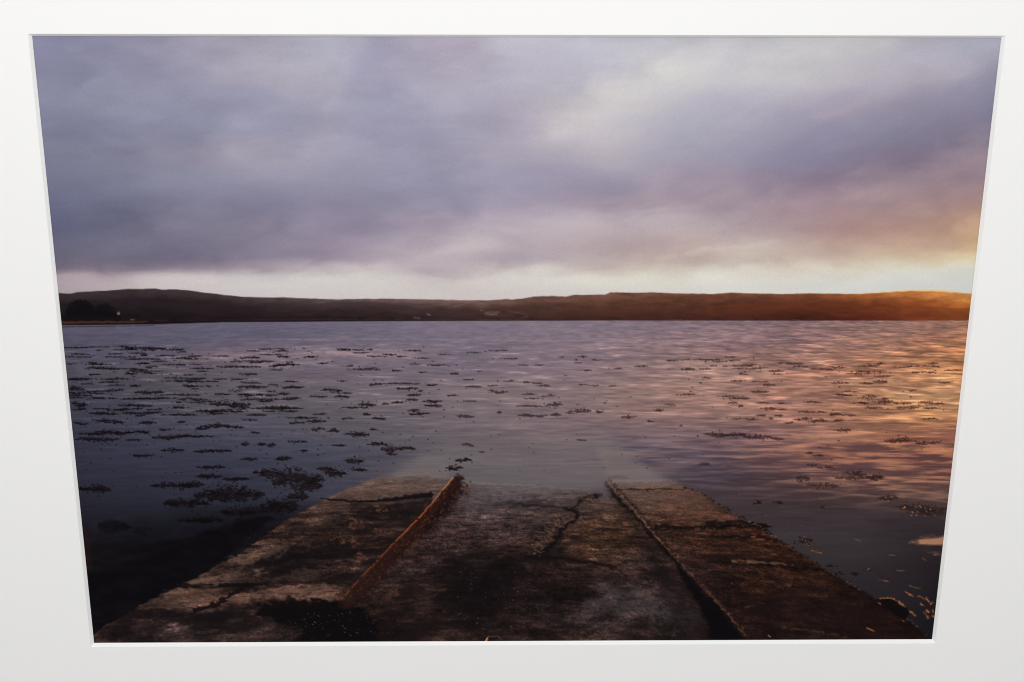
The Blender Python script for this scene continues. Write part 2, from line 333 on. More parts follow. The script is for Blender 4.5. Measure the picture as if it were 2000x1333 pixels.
# ---- water
WATER_ROWS = [
 (628, [130,88,88,109, 300,93,92,112, 500,97,96,116, 700,107,103,122, 900,116,110,126, 1100,124,116,130, 1300,127,114,124, 1500,128,109,114, 1700,134,107,101, 1880,148,111,92]),
 (660, [130,82,82,102, 300,86,86,106, 500,94,92,112, 700,104,100,118, 900,116,108,124, 1100,126,114,126, 1300,132,114,120, 1500,137,112,112, 1700,146,113,101, 1880,163,117,88]),
 (690, [130,78,78,96, 300,88,86,103, 450,108,98,112, 600,118,108,120, 750,122,110,122, 900,114,106,121, 1100,128,114,124, 1300,142,120,118, 1500,150,120,108, 1700,161,122,98, 1880,180,129,86]),
 (730, [130,74,74,88, 300,82,80,92, 500,98,92,104, 700,104,97,110, 900,116,106,116, 1100,130,114,120, 1250,146,124,118, 1400,168,139,122, 1550,165,128,106, 1700,173,130,97, 1800,186,141,97, 1880,196,149,94]),
 (770, [140,66,66,80, 300,74,74,86, 500,92,88,97, 700,106,100,108, 900,120,110,115, 1100,130,114,114, 1250,146,122,112, 1400,164,132,114, 1550,167,128,104, 1700,184,143,104, 1800,200,158,110, 1870,206,163,114]),
 (810, [145,58,60,78, 300,68,70,84, 500,82,81,93, 700,96,92,99, 900,110,102,107, 1100,122,107,110, 1250,137,115,108, 1400,149,121,108, 1550,160,123,102, 1700,179,136,98, 1800,192,149,100, 1860,202,155,100]),
 (850, [148,50,52,70, 300,60,63,80, 500,72,74,90, 700,86,84,93, 900,102,96,102, 1050,114,102,106, 1200,112,100,104, 1350,118,101,103, 1450,124,101,99, 1600,154,118,98, 1750,162,118,84, 1850,144,102,76]),
 (890, [150,46,48,66, 300,52,56,74, 500,58,62,80, 700,70,72,86, 850,92,89,96, 1000,100,95,100, 1150,108,99,103, 1250,104,94,98, 1330,90,82,93, 1450,104,88,88, 1550,122,95,84, 1700,112,82,72, 1850,148,104,72]),
 (930, [155,42,44,60, 300,46,48,66, 500,52,55,72, 700,66,67,80, 800,86,83,89, 900,88,85,91, 1050,92,88,93, 1200,100,92,95, 1290,92,84,88, 1350,78,72,80, 1450,74,66,74, 1600,82,68,70, 1750,112,84,66, 1850,122,88,62]),
 (970, [158,36,38,52, 300,38,42,58, 500,42,46,62, 650,54,56,72, 1000,60,58,68, 1400,62,57,66, 1550,62,54,62, 1700,64,53,58, 1830,82,62,54]),
 (1020, [160,26,26,38, 300,24,25,36, 500,18,18,26, 1000,40,40,50, 1500,52,52,62, 1650,52,52,62, 1800,44,42,54]),
 (1080, [165,16,15,20, 300,13,12,16, 1000,30,30,38, 1550,50,50,58, 1700,48,48,56, 1840,36,34,44]),
 (1140, [170,12,11,15, 300,10,9,13, 1000,25,24,30, 1650,42,40,48, 1780,36,34,44, 1830,28,27,36]),
 (1260, [180,12,11,14, 1000,20,20,26, 1750,28,26,34, 1820,20,20,28]),
]
below = np.maximum(Y - 598, 20)
t_ = np.sqrt(below)
xp = (X - 1000) / t_
def ripple_noise(x0, kx, p0, kp, octaves, seed):
    p_ = p0 + kp * np.maximum(Y - 620, 0)
    return fbm((X - 1000) / (x0 + kx * np.maximum(Y - 620, 0)) + seed, np.log(p_) / kp, octaves, seed, 0.65)
w1 = ripple_noise(60, 0.45, 6.0, 0.024, 4, 71)
w2 = ripple_noise(26, 0.20, 2.8, 0.012, 3, 75)
w3 = ripple_noise(12, 0.10, 1.7, 0.007, 2, 84)
swell = fbm(xp / 16, t_ * 1.15 + xp * 0.03, 4, 78, 0.55)
tilt = 0.012 * (X - 1300) * smooth(1200, 1800, X)
wr = fbm(xp / 4.2 + 30 + w2 * 0.25, (t_ - tilt / t_) * 3.6, 5, 81, 0.62)
wat = field(WATER_ROWS, X + swell * 8 + w2 * 6, Y + swell * 5 + w2 * 3.5)
right = smooth(900, 1850, X)
lum = w1 * (2.0 + 4.0 * right) + w2 * (4.6 + 11.5 * right) + w3 * (5.5 + 11.0 * right) + swell * (1.8 + 1.5 * right)
fade = smooth(1120, 900, Y) * 0.8 + 0.2
fade = fade * (1 - 0.45 * right * smooth(930, 1010, Y))
far = 0.7 + 0.3 * smooth(628, 690, Y)
ripple = (lum * fade * far)[..., None]
wat = wat * np.exp(ripple / 120 * np.array([1.06, 1.0, 0.9], np.float32))
glint = smooth(0.9, 2.2, w2 + 0.5 * w1 + 0.3 * w3) * smooth(655, 690, Y) * smooth(860, 760, Y)
wat += (glint * (1 - 0.5 * right))[..., None] * np.array([26, 20, 18], np.float32)
# broken reflection of the bright sky low down on the right
zone = smooth(1330, 1700, X) * smooth(845, 880, Y) * smooth(1024, 950, Y + (1850 - X) * 0.09)
br = smooth(-0.7, 1.5, 0.75 * wr + 0.75 * w2 + 0.4 * w3)
wat = wat * (1 - (zone * 0.75)[..., None]) + (np.array([88, 68, 66], np.float32) * (1 - br[..., None]) + np.array([190, 136, 98], np.float32) * br[..., None]) * (zone * 0.75)[..., None]
zone2 = smooth(1180, 1500, X) * smooth(700, 740, Y) * smooth(860, 820, Y)
dk = smooth(0.4, 1.8, wr + 0.3 * w2)
wat += (zone2 * dk)[..., None] * np.array([-34, -28, -14], np.float32)
zone3 = smooth(1050, 1250, X) * smooth(1600, 1400, X) * smooth(840, 870, Y) * smooth(935, 905, Y)
wat += (zone3 * (wr + 0.5 * w2))[..., None] * np.array([9, 6, 2], np.float32)
wg = wat.mean(-1, keepdims=True)
near = smooth(900, 1000, Y)
wat = wg + (wat - wg) * (0.84 + 0.12 * right - 0.30 * near * right - 0.12 * near)[..., None]
wat += (near * smooth(1250, 1400, X) * smooth(1250, 1000, Y))[..., None] * np.array([7, 0, -3], np.float32)
wat += (right * smooth(640, 740, Y) * (1 - near))[..., None] * np.array([4, -3, 2], np.float32)
wat *= np.array([1.015, 0.975, 0.99], np.float32) * (1 - 0.075 * right * smooth(640, 720, Y))[..., None]
aw = smooth(-0.8, 0.8, Y - HORIZON)
aw_l = aw[..., None]
IMG[...] = IMG * (1 - aw_l) + wat * aw_l
REG[Y > HORIZON] = WATER
# light and dark lines on the far water
stroke([(120,639.2),(200,638.4),(300,636.6)], (36,26,30), 1.6, 0.8, 0.8, gaps=0.4)
stroke([(560,663.5),(800,662.8),(1000,664),(1200,666),(1420,667)], (150,138,148), 1.6, 1.4, 0.45, gaps=0.25)
for pts, w_, c_, al in (
    ([(420,692),(560,697),(700,688)], 9, (156,132,136), 0.55), ([(470,717),(560,714),(640,708)], 6, (170,150,154), 0.7), ([(330,702),(420,700),(480,703)], 4, (160,138,140), 0.7), ([(540,684),(600,683)], 4, (160,138,142), 0.6),
    ([(640,690),(720,694),(800,693)], 7, (182,154,152), 0.8), ([(740,683),(800,684),(860,682)], 5, (160,136,140), 0.4),
    ([(160,722),(260,719),(380,718)], 12, (104,92,100), 0.45), ([(600,748),(720,752),(840,748)], 14, (122,114,118), 0.35),
    ([(860,765),(1000,775),(1120,780)], 12, (144,126,124), 0.35), ([(1340,706),(1420,720),(1500,722)], 8, (206,172,148), 0.5),
    ([(1640,748),(1700,746),(1780,750)], 4, (226,180,146), 0.6), ([(1730,778),(1800,774),(1880,776)], 16, (226,186,124), 0.35),
    ([(1540,781),(1640,785),(1690,792)], 6, (110,84,84), 0.6), ([(1430,782),(1520,784),(1600,786)], 3, (120,94,92), 0.45),
    ([(1480,748),(1530,751),(1600,755)], 3.5, (122,98,98), 0.5), ([(1320,798),(1420,800),(1500,804)], 4, (126,102,104), 0.4),
    ([(1640,832),(1760,838),(1870,846)], 11, (104,76,72), 0.65), ([(1760,858),(1820,862),(1870,866)], 9, (96,68,66), 0.65),
    ([(1550,852),(1660,858),(1740,866)], 9, (206,150,112), 0.55), ([(1740,872),(1800,876),(1870,878)], 5, (216,156,104), 0.6),
    ([(1330,876),(1420,884),(1560,886)], 7, (80,68,78), 0.4), ([(1380,905),(1480,912),(1580,904)], 6, (138,108,94), 0.4)):
    stroke(pts, c_, w_, w_ * 0.5, al * 0.7, soft=w_ * 0.6 + 2, rag=3.5, big=3)
# the slip carries on under the surface
sl = window(700, 830, 1400, 980)
sub = poly_mask(sl, [(700,958),(775,920),(830,884),(880,852),(1190,850),(1235,892),(1330,960)], 16)
mix(sl, (110,102,102), sub * 0.36)
sub = poly_mask(sl, [(1160,870),(1205,872),(1300,940),(1330,960),(1190,950)], 9)
mix(sl, (124,111,108), sub * 0.45)
sub = poly_mask(sl, [(745,940),(800,902),(850,872),(884,874),(870,940)], 8)
mix(sl, (114,104,102), sub * 0.18)
sub = poly_mask(sl, [(715,950),(790,916),(880,912),(860,948)], 9)
mix(sl, (112,102,98), sub * 0.4)
sub = poly_mask(sl, [(880,930),(1180,925),(1180,958),(880,952)], 12)
mix(sl, (104,96,98), sub * 0.45)

# ---- weed floating on the water: (x, y, length, height) of every drift, in image pixels
def drifts(ox, oy, k, rows):
    return [(ox + a / k, oy + b / k, c / k, d / k) for a, b, c, d in rows]
WEEDS = drifts(110, 620, 4.1667, [
 (150,250,190,8),(320,245,220,8),(520,238,110,6),(350,270,50,8),(560,265,180,8),(820,262,110,8),(960,268,160,10),(480,300,120,6),(660,295,130,8),(880,315,150,10),(170,325,230,10),(680,342,320,10),(1030,335,220,12),(1120,318,120,10),(1330,318,130,10),(1690,262,120,8),(1800,258,180,8),(1590,275,90,8),(1820,277,70,10),(1750,305,200,8),(1600,330,110,14),(830,362,120,10),(700,378,120,12),(340,383,110,10),(1460,363,110,10),(1610,367,110,7),(960,388,180,10),(1130,386,100,7),(430,420,280,18),(660,425,160,12),(1170,420,200,12),(1480,405,360,14),(1820,390,120,14),(1180,442,90,8),(310,468,90,14),(600,462,90,16),(1070,470,80,8),(140,508,120,16),(470,505,240,18),(420,530,160,12),(1120,505,160,16),(1100,523,420,14),(1330,505,110,8),(1480,505,120,8),(1570,535,170,12),(240,545,100,8),(640,560,80,20),(470,555,170,8),(1080,557,150,10),(1230,563,50,10),(1580,570,240,24),(1860,573,60,14),(160,585,140,44),(470,597,160,18),(1115,585,60,8),(760,613,250,24),(320,622,140,10),(1000,633,320,16),(1340,627,120,10),(1540,633,120,18),(1700,635,180,16),(1840,625,60,14),(330,662,120,10),(450,662,70,8),(750,663,420,16),(1080,662,120,10),(1600,670,220,20),(1700,683,120,16),(180,710,120,40),(1200,690,220,24),(1400,710,330,40),(1480,728,160,44),(640,720,260,22),(1780,738,220,30),(210,748,60,10),(370,745,130,8),(500,755,180,18),(380,785,240,22),(700,780,320,20),(980,738,130,18),(1000,795,280,12),(1230,765,200,24),(1380,765,250,24),(1620,797,140,18),(200,865,120,18),(420,848,260,34),(740,860,130,28),(1290,885,220,28),(1180,905,120,30),(1430,893,240,18),(1610,938,60,12),(300,950,200,18),(480,938,300,34),(690,935,130,24),(330,995,330,38),(620,998,150,8),(960,975,380,36),(940,1080,160,30),(1200,1090,170,24),(1340,1088,160,18),(1530,1035,60,30),(1660,1035,60,30),(1740,1040,60,30),(700,1125,150,26),(1560,1155,130,28),(1830,1150,90,30)])
WEEDS += drifts(540, 620, 4.1667, [
 (40,275,100,10),(10,305,60,6),(260,325,110,12),(530,257,80,6),(600,268,220,10),(680,290,120,8),(750,265,60,8),(800,318,180,8),(910,305,120,10),(1000,320,80,6),(1100,272,140,8),(1180,333,100,8),(1600,287,110,8),(1790,272,150,8),(1340,303,60,6),(90,388,180,20),(370,375,90,10),(580,398,70,8),(760,415,120,10),(1120,382,70,8),(1300,390,160,8),(970,435,80,6),(1180,448,60,6),(1440,460,70,12),(1550,508,80,10),(1640,440,30,8),(530,520,60,8),(110,525,120,10),(140,570,140,20),(790,547,110,16),(1000,540,320,12),(1250,553,80,12),(440,595,170,22),(1060,580,180,14),(1165,600,50,12),(1580,567,130,14),(1750,557,90,8),(1790,608,150,24),(60,623,80,18),(110,662,150,20),(360,648,60,10),(520,646,110,18),(1110,633,110,16),(1420,638,80,10),(1090,672,90,14),(720,713,140,28),(870,708,70,16),(970,695,90,14),(1260,685,150,16),(1270,720,130,24),(1110,760,90,24),(1150,787,160,20),(40,740,130,30),(1520,808,140,20),(1560,682,100,6),(830,825,100,24),(310,848,150,24),(150,860,130,14),(330,912,100,22),(455,925,90,24),(650,953,180,36),(810,1033,160,28),(920,1075,180,44),(1060,1065,120,24),(920,1115,80,12),(170,1013,160,10),(500,1043,120,12),(215,1088,50,16),(50,1150,120,30),(620,1172,150,40),(1500,1163,130,26),(1430,1228,120,40),(1550,1040,70,20),(1660,1098,30,12),(1805,775,30,12)])
WEEDS += drifts(980, 620, 4.1667, [
 (40,337,140,8),(15,270,40,6),(165,390,80,6),(300,388,60,6),(480,326,40,6),(650,320,80,8),(755,348,80,8),(605,370,50,6),(690,432,70,8),(935,418,60,8),(1125,400,100,14),(1380,350,80,8),(1560,343,220,8),(1690,347,160,10),(1650,420,90,10),(1720,392,60,6),(50,520,80,8),(190,530,60,10),(290,537,70,8),(330,558,120,12),(650,550,60,6),(740,556,60,8),(880,560,60,5),(220,628,110,12),(370,642,130,18),(230,662,140,6),(230,723,230,8),(410,715,120,40),(200,800,140,24),(430,795,80,24),(610,770,200,36),(785,770,60,20),(300,803,100,12),(1020,813,110,24),(1350,708,70,18),(1265,757,60,24),(1660,493,60,10),(1530,605,16,8),(640,1000,60,8),(1450,883,20,8),(1200,848,40,8),(1640,1195,90,16)])
WEEDS += drifts(1420, 620, 4.1667, [
 (50,350,90,8),(170,387,110,8),(250,413,150,12),(390,438,120,12),(400,462,90,10),(590,400,110,10),(1140,400,150,12),(1180,390,80,8),(1250,445,70,6),(1270,480,110,12),(1460,405,60,6),(1680,374,90,8),(1830,430,140,8),(1600,447,220,8),(80,517,110,10),(260,523,140,12),(335,550,110,16),(270,605,150,18),(90,660,180,12),(40,697,80,16),(280,695,100,8),(440,700,50,10),(920,535,160,10),(1130,538,90,14),(1250,525,130,22),(1780,528,100,14),(920,628,80,10),(1000,603,100,10),(1140,650,150,22),(1260,665,80,14),(1500,597,60,8),(1100,697,90,14),(1280,690,180,24),(1430,700,120,16),(1660,700,200,24),(1460,737,180,20),(1660,740,110,14),(1190,738,140,10),(690,690,130,12),(330,745,130,18),(450,752,60,12),(660,772,160,18),(870,790,110,20),(980,798,100,12),(420,800,50,14),(270,800,80,8),(345,825,30,14),(610,828,140,18),(740,845,130,20),(900,840,80,14),(950,920,150,18),(-90,958,200,36),(60,958,160,30),(240,975,220,36),(400,990,80,20),(1400,1005,260,30),(1600,1025,130,30),(1690,1018,80,16),(660,1105,50,16),(740,1125,70,12)])
WEEDS_NEAR = drifts(1400, 900, 3.602, [
 (600,130,90,40),(740,175,200,30),(1000,120,350,30),(970,90,120,30),(660,30,60,14),(760,50,100,20),(280,290,30,20),(430,297,40,14),(745,332,40,20),(610,570,90,30),(1200,265,120,40),(1450,345,300,50),(1320,330,100,24),(1500,365,200,40),(1060,770,40,16),(960,800,40,10),(790,745,24,20),(1120,125,60,50)])
WEEDS_DARK = drifts(140, 900, 3.602, [
 (980,47,200,20),(960,110,180,30),(1150,130,180,20),(160,200,220,50),(730,175,340,40),(850,170,140,40),(1380,90,200,60),(1530,130,250,120),(1100,240,480,110),(800,300,300,60),(1580,255,140,80),(1200,360,300,60),(1450,320,250,110),(1700,140,120,80),(1850,90,150,40),(1780,60,120,30),(2010,65,120,20),(1650,180,200,80),(900,420,300,40),(300,460,200,50)])
WEED_A = np.zeros((NY, NX), np.float32)
def fleck(x, y, rx, ry, strength, slant=0.0):
    sl = window(x - rx * 1.6, y - ry * 1.6, x + rx * 1.6, y + ry * 1.6, 1)
    if sl is None: return
    dx = (X[sl] - x) / rx; dy = (Y[sl] - y - slant * (X[sl] - x)) / ry
    a = strength * smooth(1.25, 0.55, np.sqrt(dx * dx + dy * dy))
    WEED_A[sl] = np.maximum(WEED_A[sl], a)
def drift(x, y, l, h, dense=1.0):
    scale = 0.55 + 0.45 * min(max((y - 670) / 230, 0), 1.3)      # nearer drifts show their fronds
    n = int(dense * (6 + l * (0.34 + 0.10 * h) / scale))
    bold = 0.62 + 0.38 * rs.rand() if y < 790 else 0.9
    if x > 900: bold *= 0.74
    spine = rs.randn(4) * 0.10 * (1.0 if y < 900 else 0.7)
    for k in range(n):
        u = rs.rand() * 2 - 1
        if rs.rand() < 0.35: u *= 0.6
        yy = y + h * (spine[0] * math.sin(3 * u + spine[1] * 9) + spine[2] * u)
        thick = h * 0.42 * math.sqrt(max(0.06, 1 - u * u))
        core = rs.rand() < 0.6
        dy = rs.randn() * thick * (0.45 if core else 0.8)
        if core:
            rx = (2.2 + rs.rand() * 4.5) * scale; ry = (0.9 + rs.rand() * 0.9) * scale
        else:
            rx = (1.1 + rs.rand() * 1.4) * scale; ry = (0.9 + rs.rand() * 1.3) * scale
        fleck(x + u * l * 0.5, yy + dy, rx, max(ry * 0.9, 0.8), bold * (0.85 + 0.15 * rs.rand()), rs.randn() * 0.08)
        if not core and rs.rand() < 0.5: fleck(x + u * l * 0.5 + rs.randn() * 2, yy - thick * (0.6 + rs.rand()), 0.9 + rs.rand() * 0.5, 1.0 + rs.rand() * scale, 0.7)
    for k in range(int(l * 0.07 * dense)):
        fleck(x + rs.randn() * l * 0.5, y + rs.randn() * h * 0.6, 1.3 + rs.rand(), 1.0 + rs.rand() * 0.5, 0.6)
for w_ in WEEDS: drift(*w_)
for k in range(95):                                          # thin broken rows among them, thickest on the left
    xx, yy = ((130 + 600 * rs.rand() ** 1.2, 678 + 175 * rs.rand()), (1330 + 500 * rs.rand(), 690 + 150 * rs.rand()))[int(rs.rand() < 0.24)]
    drift(xx, yy, 14 + 55 * rs.rand() ** 2, 1.6 + 2.6 * rs.rand(), 0.55 + 0.4 * rs.rand())
for w_ in WEEDS_DARK: drift(*w_, dense=1.15)
for k in range(480):                                         # loose scraps between the drifts
    yy = 675 + 250 * rs.rand() ** 0.8; xx = 130 + 1700 * rs.rand()
    if xx < 850 or rs.rand() < 0.3:
        fleck(xx, yy, 1.2 + rs.rand() * 3.0 * (1 - (yy - 675) / 400), 0.8 + rs.rand() * 0.6, 0.45 + 0.4 * rs.rand())
WEED_COL = np.stack([np.interp(X, [100, 700, 1300, 1850], v).astype(np.float32) for v in ((12, 22, 34, 40), (8, 14, 18, 17), (11, 16, 20, 17))], -1)
WEED_COL *= np.clip(1 + 0.4 * NZ2[..., None], 0.4, 2)
deepen = smooth(1100, 930, Y)[..., None] * 0.7 + 0.3
WEED_COL = WEED_COL * np.where(X[..., None] < 900, deepen, 1)
wa = (WEED_A * aw)[..., None]
IMG[...] = IMG * (1 - wa) + WEED_COL * wa
REG[(WEED_A > 0.55) & (REG == WATER)] = WEED

# near right: wet weed catching the low sun
def glint_drift(x, y, l, h):
    global WEED_A
    WEED_A = np.zeros((NY, NX), np.float32)
    drift(x, y, l, h, 0.9)
    sl = window(x - l, y - h * 2.5, x + l, y + h * 2.5)
    mix(sl, (34, 22, 22), WEED_A[sl])
    r = REG[sl]; r[WEED_A[sl] > 0.55] = WEED
    WEED_A = np.zeros((NY, NX), np.float32)
    for k in range(int(l * 0.10) + 1):
        fleck(x + rs.randn() * l * 0.3, y + rs.randn() * h * 0.32, 1.0 + rs.rand() * 1.3, 0.9 + rs.rand() * 0.6, 0.35 + 0.55 * rs.rand(), rs.randn() * 0.4)
    mix(sl, (206, 142, 92), WEED_A[sl] * (0.55 if x < 1690 else 0.85))
for w_ in WEEDS_NEAR: glint_drift(*w_)

# dark rocks under the water beside the slip
blob([(533,1014),(505,1010),(470,1016),(400,1034),(335,1056),(290,1080),(165,1135),(170,1262),(200,1262),(330,1150),(440,1090)], (11,9,13), 0.94, 7, 3, 9)
blob([(188,1022),(215,1016),(240,1020),(246,1032),(222,1042),(192,1040)], (15,13,17), 0.9, 3, 3)
blob([(262,1032),(290,1028),(302,1036),(280,1044),(262,1042)], (14,12,16), 0.8, 3, 3)
blob([(240,1075),(300,1064),(330,1066),(300,1080),(250,1086)], (12,10,14), 0.8, 4, 4)
stones = smooth(700, 480, X) * smooth(985, 1030, Y) * (REG != SLIP)
lump = fbm(X / 26, Y / 11, 4, 131, 0.6)
IMG += (stones * np.clip(lump, -0.6, 2.2) * 3.0)[..., None] * np.array([1.0, 0.85, 1.0], np.float32)
stroke([(167,1040),(170,1070),(172,1110)], (44,20,16), 10, 12, 0.5, soft=7)

# ---- the concrete slip
SLIP_ROWS = [
 (928, [700,100,88,84, 860,98,88,84, 950,98,92,94, 1100,100,93,94, 1250,124,106,94, 1330,112,94,82]),
 (948, [700,96,82,78, 860,90,78,74, 920,92,84,84, 1000,106,98,96, 1130,104,95,92, 1250,116,97,85, 1330,106,88,76]),
 (970, [640,90,74,68, 800,96,82,76, 900,78,72,74, 1000,90,84,87, 1130,80,72,73, 1250,94,79,70, 1360,88,71,62]),
 (1010, [550,82,67,60, 700,74,61,56, 850,60,50,48, 950,88,81,83, 1050,76,68,66, 1150,82,67,58, 1300,92,71,58, 1440,82,62,51]),
 (1050, [490,90,74,66, 600,78,63,55, 750,60,46,42, 900,68,58,58, 1000,74,65,65, 1150,80,62,48, 1300,64,48,40, 1490,72,50,38]),
 (1090, [430,108,89,78, 550,90,73,64, 700,66,53,48, 900,54,46,46, 1000,48,37,37, 1150,72,56,44, 1250,63,53,49, 1400,56,40,33, 1560,66,46,34]),
 (1130, [370,92,76,68, 500,62,51,48, 650,64,53,48, 800,52,44,44, 950,32,24,26, 1100,42,32,32, 1250,58,49,48, 1400,44,33,30, 1550,64,45,33, 1620,50,34,27]),
 (1170, [290,100,82,72, 450,88,69,60, 600,100,77,64, 700,50,38,35, 850,56,45,42, 950,27,20,23, 1100,46,37,37, 1200,66,59,60, 1300,58,50,50, 1450,44,30,26, 1600,50,35,28, 1700,36,24,21]),
 (1210, [220,62,50,46, 400,70,61,60, 600,38,30,30, 700,30,22,22, 850,48,39,37, 1000,42,33,33, 1150,66,58,59, 1300,54,48,48, 1450,38,27,25, 1600,46,32,29, 1750,34,22,21]),
 (1255, [180,60,50,48, 350,74,66,66, 500,60,51,48, 650,13,10,12, 850,50,40,37, 1000,54,43,41, 1200,60,50,47, 1350,28,22,24, 1500,38,28,25, 1700,36,25,23, 1800,30,22,20]),
]
OUTLINE = [(732,929),(700,946),(640,972),(600,992),(550,1020),(520,1044),(490,1063),(462,1086),(420,1105),(385,1126),(350,1140),(318,1160),(280,1176),(245,1200),(205,1220),(175,1244),(165,1290),(1860,1290),
           (1818,1250),(1760,1203),(1700,1166),(1655,1142),(1612,1116),(1560,1080),(1515,1053),(1470,1025),(1440,1012),(1400,988),(1372,968),(1352,955),(1322,944),
           (1290,940),(1240,943),(1196,938),(1182,944),(1178,962),(1168,966),(1150,957),(1090,952),(1000,947),(940,944),(900,942),(872,932),(820,926),(780,930)]
mk = poly_mask(FULL, OUTLINE, 1.6, 1.6, 1.2)
lip = np.interp(X, [700,732,780,820,872,900,940,1000,1090,1150,1168,1182,1196,1240,1290,1322,1360], [930,929,929,926,932,942,944,947,952,957,966,944,939,942,940,944,954]).astype(np.float32) + NB2 * 1.5
mk = mk * smooth(-5, 15, Y - lip + NZ2 * 1.5)
qs = 1.0 / np.maximum(Y - 771, 60)
xs_ = (X - 1033) * qs; zs = qs
p1 = fbm(xs_ * 5 + 3, zs * 5200, 5, 91, 0.6)
p2 = fbm(xs_ * 16 + 8, zs * 14000, 5, 97, 0.65)
p3 = fbm(xs_ * 70, zs * 52000, 3, 103, 0.7)
st = fbm(xs_ * 7 + 31, zs * 26000, 4, 106, 0.6)
con = field(SLIP_ROWS, X + p1 * 14, Y + p1 * 6)
left = smooth(60, -30, X - (882 - 0.923 * (Y - 935)))
k1 = 0.16 + 0.10 * left
calm = 0.45 + 0.55 * smooth(960, 1060, Y)
con *= np.exp((p1 * k1 + p2 * 0.27 + p3 * 0.20 + st * 0.14) * calm)[..., None]
grit = fbm(X / 2.4, Y / 1.7, 2, 121, 0.8)
con *= np.exp(grit * 0.17 * smooth(930, 1050, Y))[..., None]
dry = smooth(945, 1040, Y)[..., None]
con *= np.array([0.94, 0.86, 0.85], np.float32) * (1 - dry) + np.array([0.80, 0.70, 0.68], np.float32) * dry
con *= (1 - 0.16 * np.exp(-((X - 1010) / 190)**2) * smooth(1020, 1120, Y))[..., None]
con *= (1 - 0.12 * smooth(1330, 1420, X))[..., None]
con *= (1 - 0.05 * smooth(1250, 1400, X)[..., None] * np.array([0, 1, 1], np.float32))
con += 1.0
# algae and wet stains, thick on the left apron and down the middle
alg = fbm(xs_ * 6.5 + 70, zs * 9500, 6, 112, 0.62) + 0.35 * st
cover = -0.55 + 0.55 * left * smooth(960, 1010, Y) + 0.35 * np.exp(-((X - 945) / 95)**2 - ((Y - 1160) / 60)**2) * 2 - 0.5 * smooth(1200, 1300, X)
a_ = smooth(-0.55, 0.75, alg + 0.45 * p2 + 0.35 * p3 + cover - 0.35) * 0.80 * (0.35 + 0.65 * smooth(955, 1030, Y))
con = con * (1 - a_[..., None]) + np.array([19, 13, 15], np.float32) * a_[..., None]
IMG[...] = IMG * (1 - mk[..., None]) + con * mk[..., None]
REG[mk > 0.5] = SLIP
DARK = (15, 11, 13)
def shadowy(pts, al=0.9, soft=3, rag=3, big=5, c=DARK): blob(pts, c, al * 0.96, soft * 1.8 + 2, rag * 1.6, big * 1.4)
# left apron: long weed patches between pale slabs
shadowy([(498,1184),(560,1168),(640,1166),(668,1172),(700,1186),(735,1205),(738,1262),(600,1262),(575,1250),(590,1226),(540,1212),(505,1202)], 0.97, 3, 4, 5, (10,8,10))
shadowy([(520,1075),(640,1058),(700,1062),(690,1090),(600,1112),(520,1118),(470,1128),(455,1120),(500,1096)], 0.82, 5, 5, 8)
shadowy([(560,1030),(680,1018),(700,1030),(640,1046),(570,1050)], 0.6, 6, 5, 8)
shadowy([(690,988),(790,976),(835,972),(840,1000),(770,1022),(690,1014)], 0.72, 6, 5, 7)
shadowy([(285,1190),(345,1198),(430,1190),(490,1172),(500,1190),(430,1216),(330,1222),(290,1212)], 0.72, 5, 5, 7)
shadowy([(200,1228),(260,1206),(330,1218),(300,1240),(210,1250)], 0.6, 5, 5, 7)
stroke([(338,1143),(400,1145),(470,1142),(520,1141)], DARK, 9, 5, 0.95, rag=2.5)
stroke([(478,1146),(450,1162),(425,1178),(380,1192)], DARK, 10, 8, 0.9, rag=3.5)
stroke([(625,974),(690,980),(760,976),(838,967)], (17,12,14), 3, 9, 0.92, rag=2.2)
stroke([(502,1043),(560,1040),(620,1046)], DARK, 3, 2, 0.8, rag=2.5)
stroke([(470,1066),(510,1068)], DARK, 5, 3, 0.7, rag=2.5)
for pts, al in (([(430,1098),(500,1080),(540,1064),(560,1068),(540,1090),(470,1108)], 0.5), ([(560,1036),(640,1018),(690,1016),(600,1044)], 0.3),
                ([(345,1136),(440,1116),(500,1112),(450,1136),(380,1140)], 0.55), ([(325,1150),(430,1150),(420,1168),(350,1190),(290,1176)], 0.45),
                ([(520,1150),(620,1140),(668,1146),(650,1164),(560,1166),(480,1176),(440,1176)], 0.55), ([(500,1140),(580,1112),(640,1104),(600,1130)], 0.3),
                ([(700,938),(780,932),(850,936),(820,960),(700,968),(650,970)], 0.3)):
    blob(pts, (116,92,80), al * 0.78, 5, 6, 7, 0.55)
# weed along the rails, cracks across the middle bay
shadowy([(888,938),(897,950),(882,985),(862,1010),(838,1034),(806,1040),(836,1002),(866,962)], 0.85, 4, 3, 4, (16,10,11))
stroke([(806,1044),(770,1080),(735,1118),(700,1160)], (34,17,15), 26, 30, 0.65, soft=8, rag=4)
CR = (15,10,12)
def crack(pts, w0, w1, al=0.85, rag=3.0):
    stroke(pts, (30,21,21), w0 * 1.9, w1 * 1.9, al * 0.55, soft=4, rag=rag * 1.3, big=1.5)
    stroke(pts, CR, w0 * 0.8, w1 * 0.8, al, soft=1.8, rag=rag, big=1.0)
crack([(1172,967),(1150,972),(1128,980),(1112,994)], 6, 3.5)
crack([(1104,993),(1118,998),(1124,1008),(1116,1018),(1098,1032),(1086,1046),(1080,1062),(1058,1078)], 5, 13)
crack([(1118,1008),(1140,1005),(1166,1005)], 2.2, 1.0, 0.6)
crack([(1112,994),(1070,990),(1030,988),(990,980)], 2.5, 4, 0.5)
crack([(1030,1086),(1080,1088),(1130,1096),(1180,1102),(1206,1116),(1224,1132)], 9, 2.5, 0.75)
shadowy([(960,1094),(1060,1080),(1090,1092),(1040,1104),(970,1106)], 0.6, 5, 4, 6)
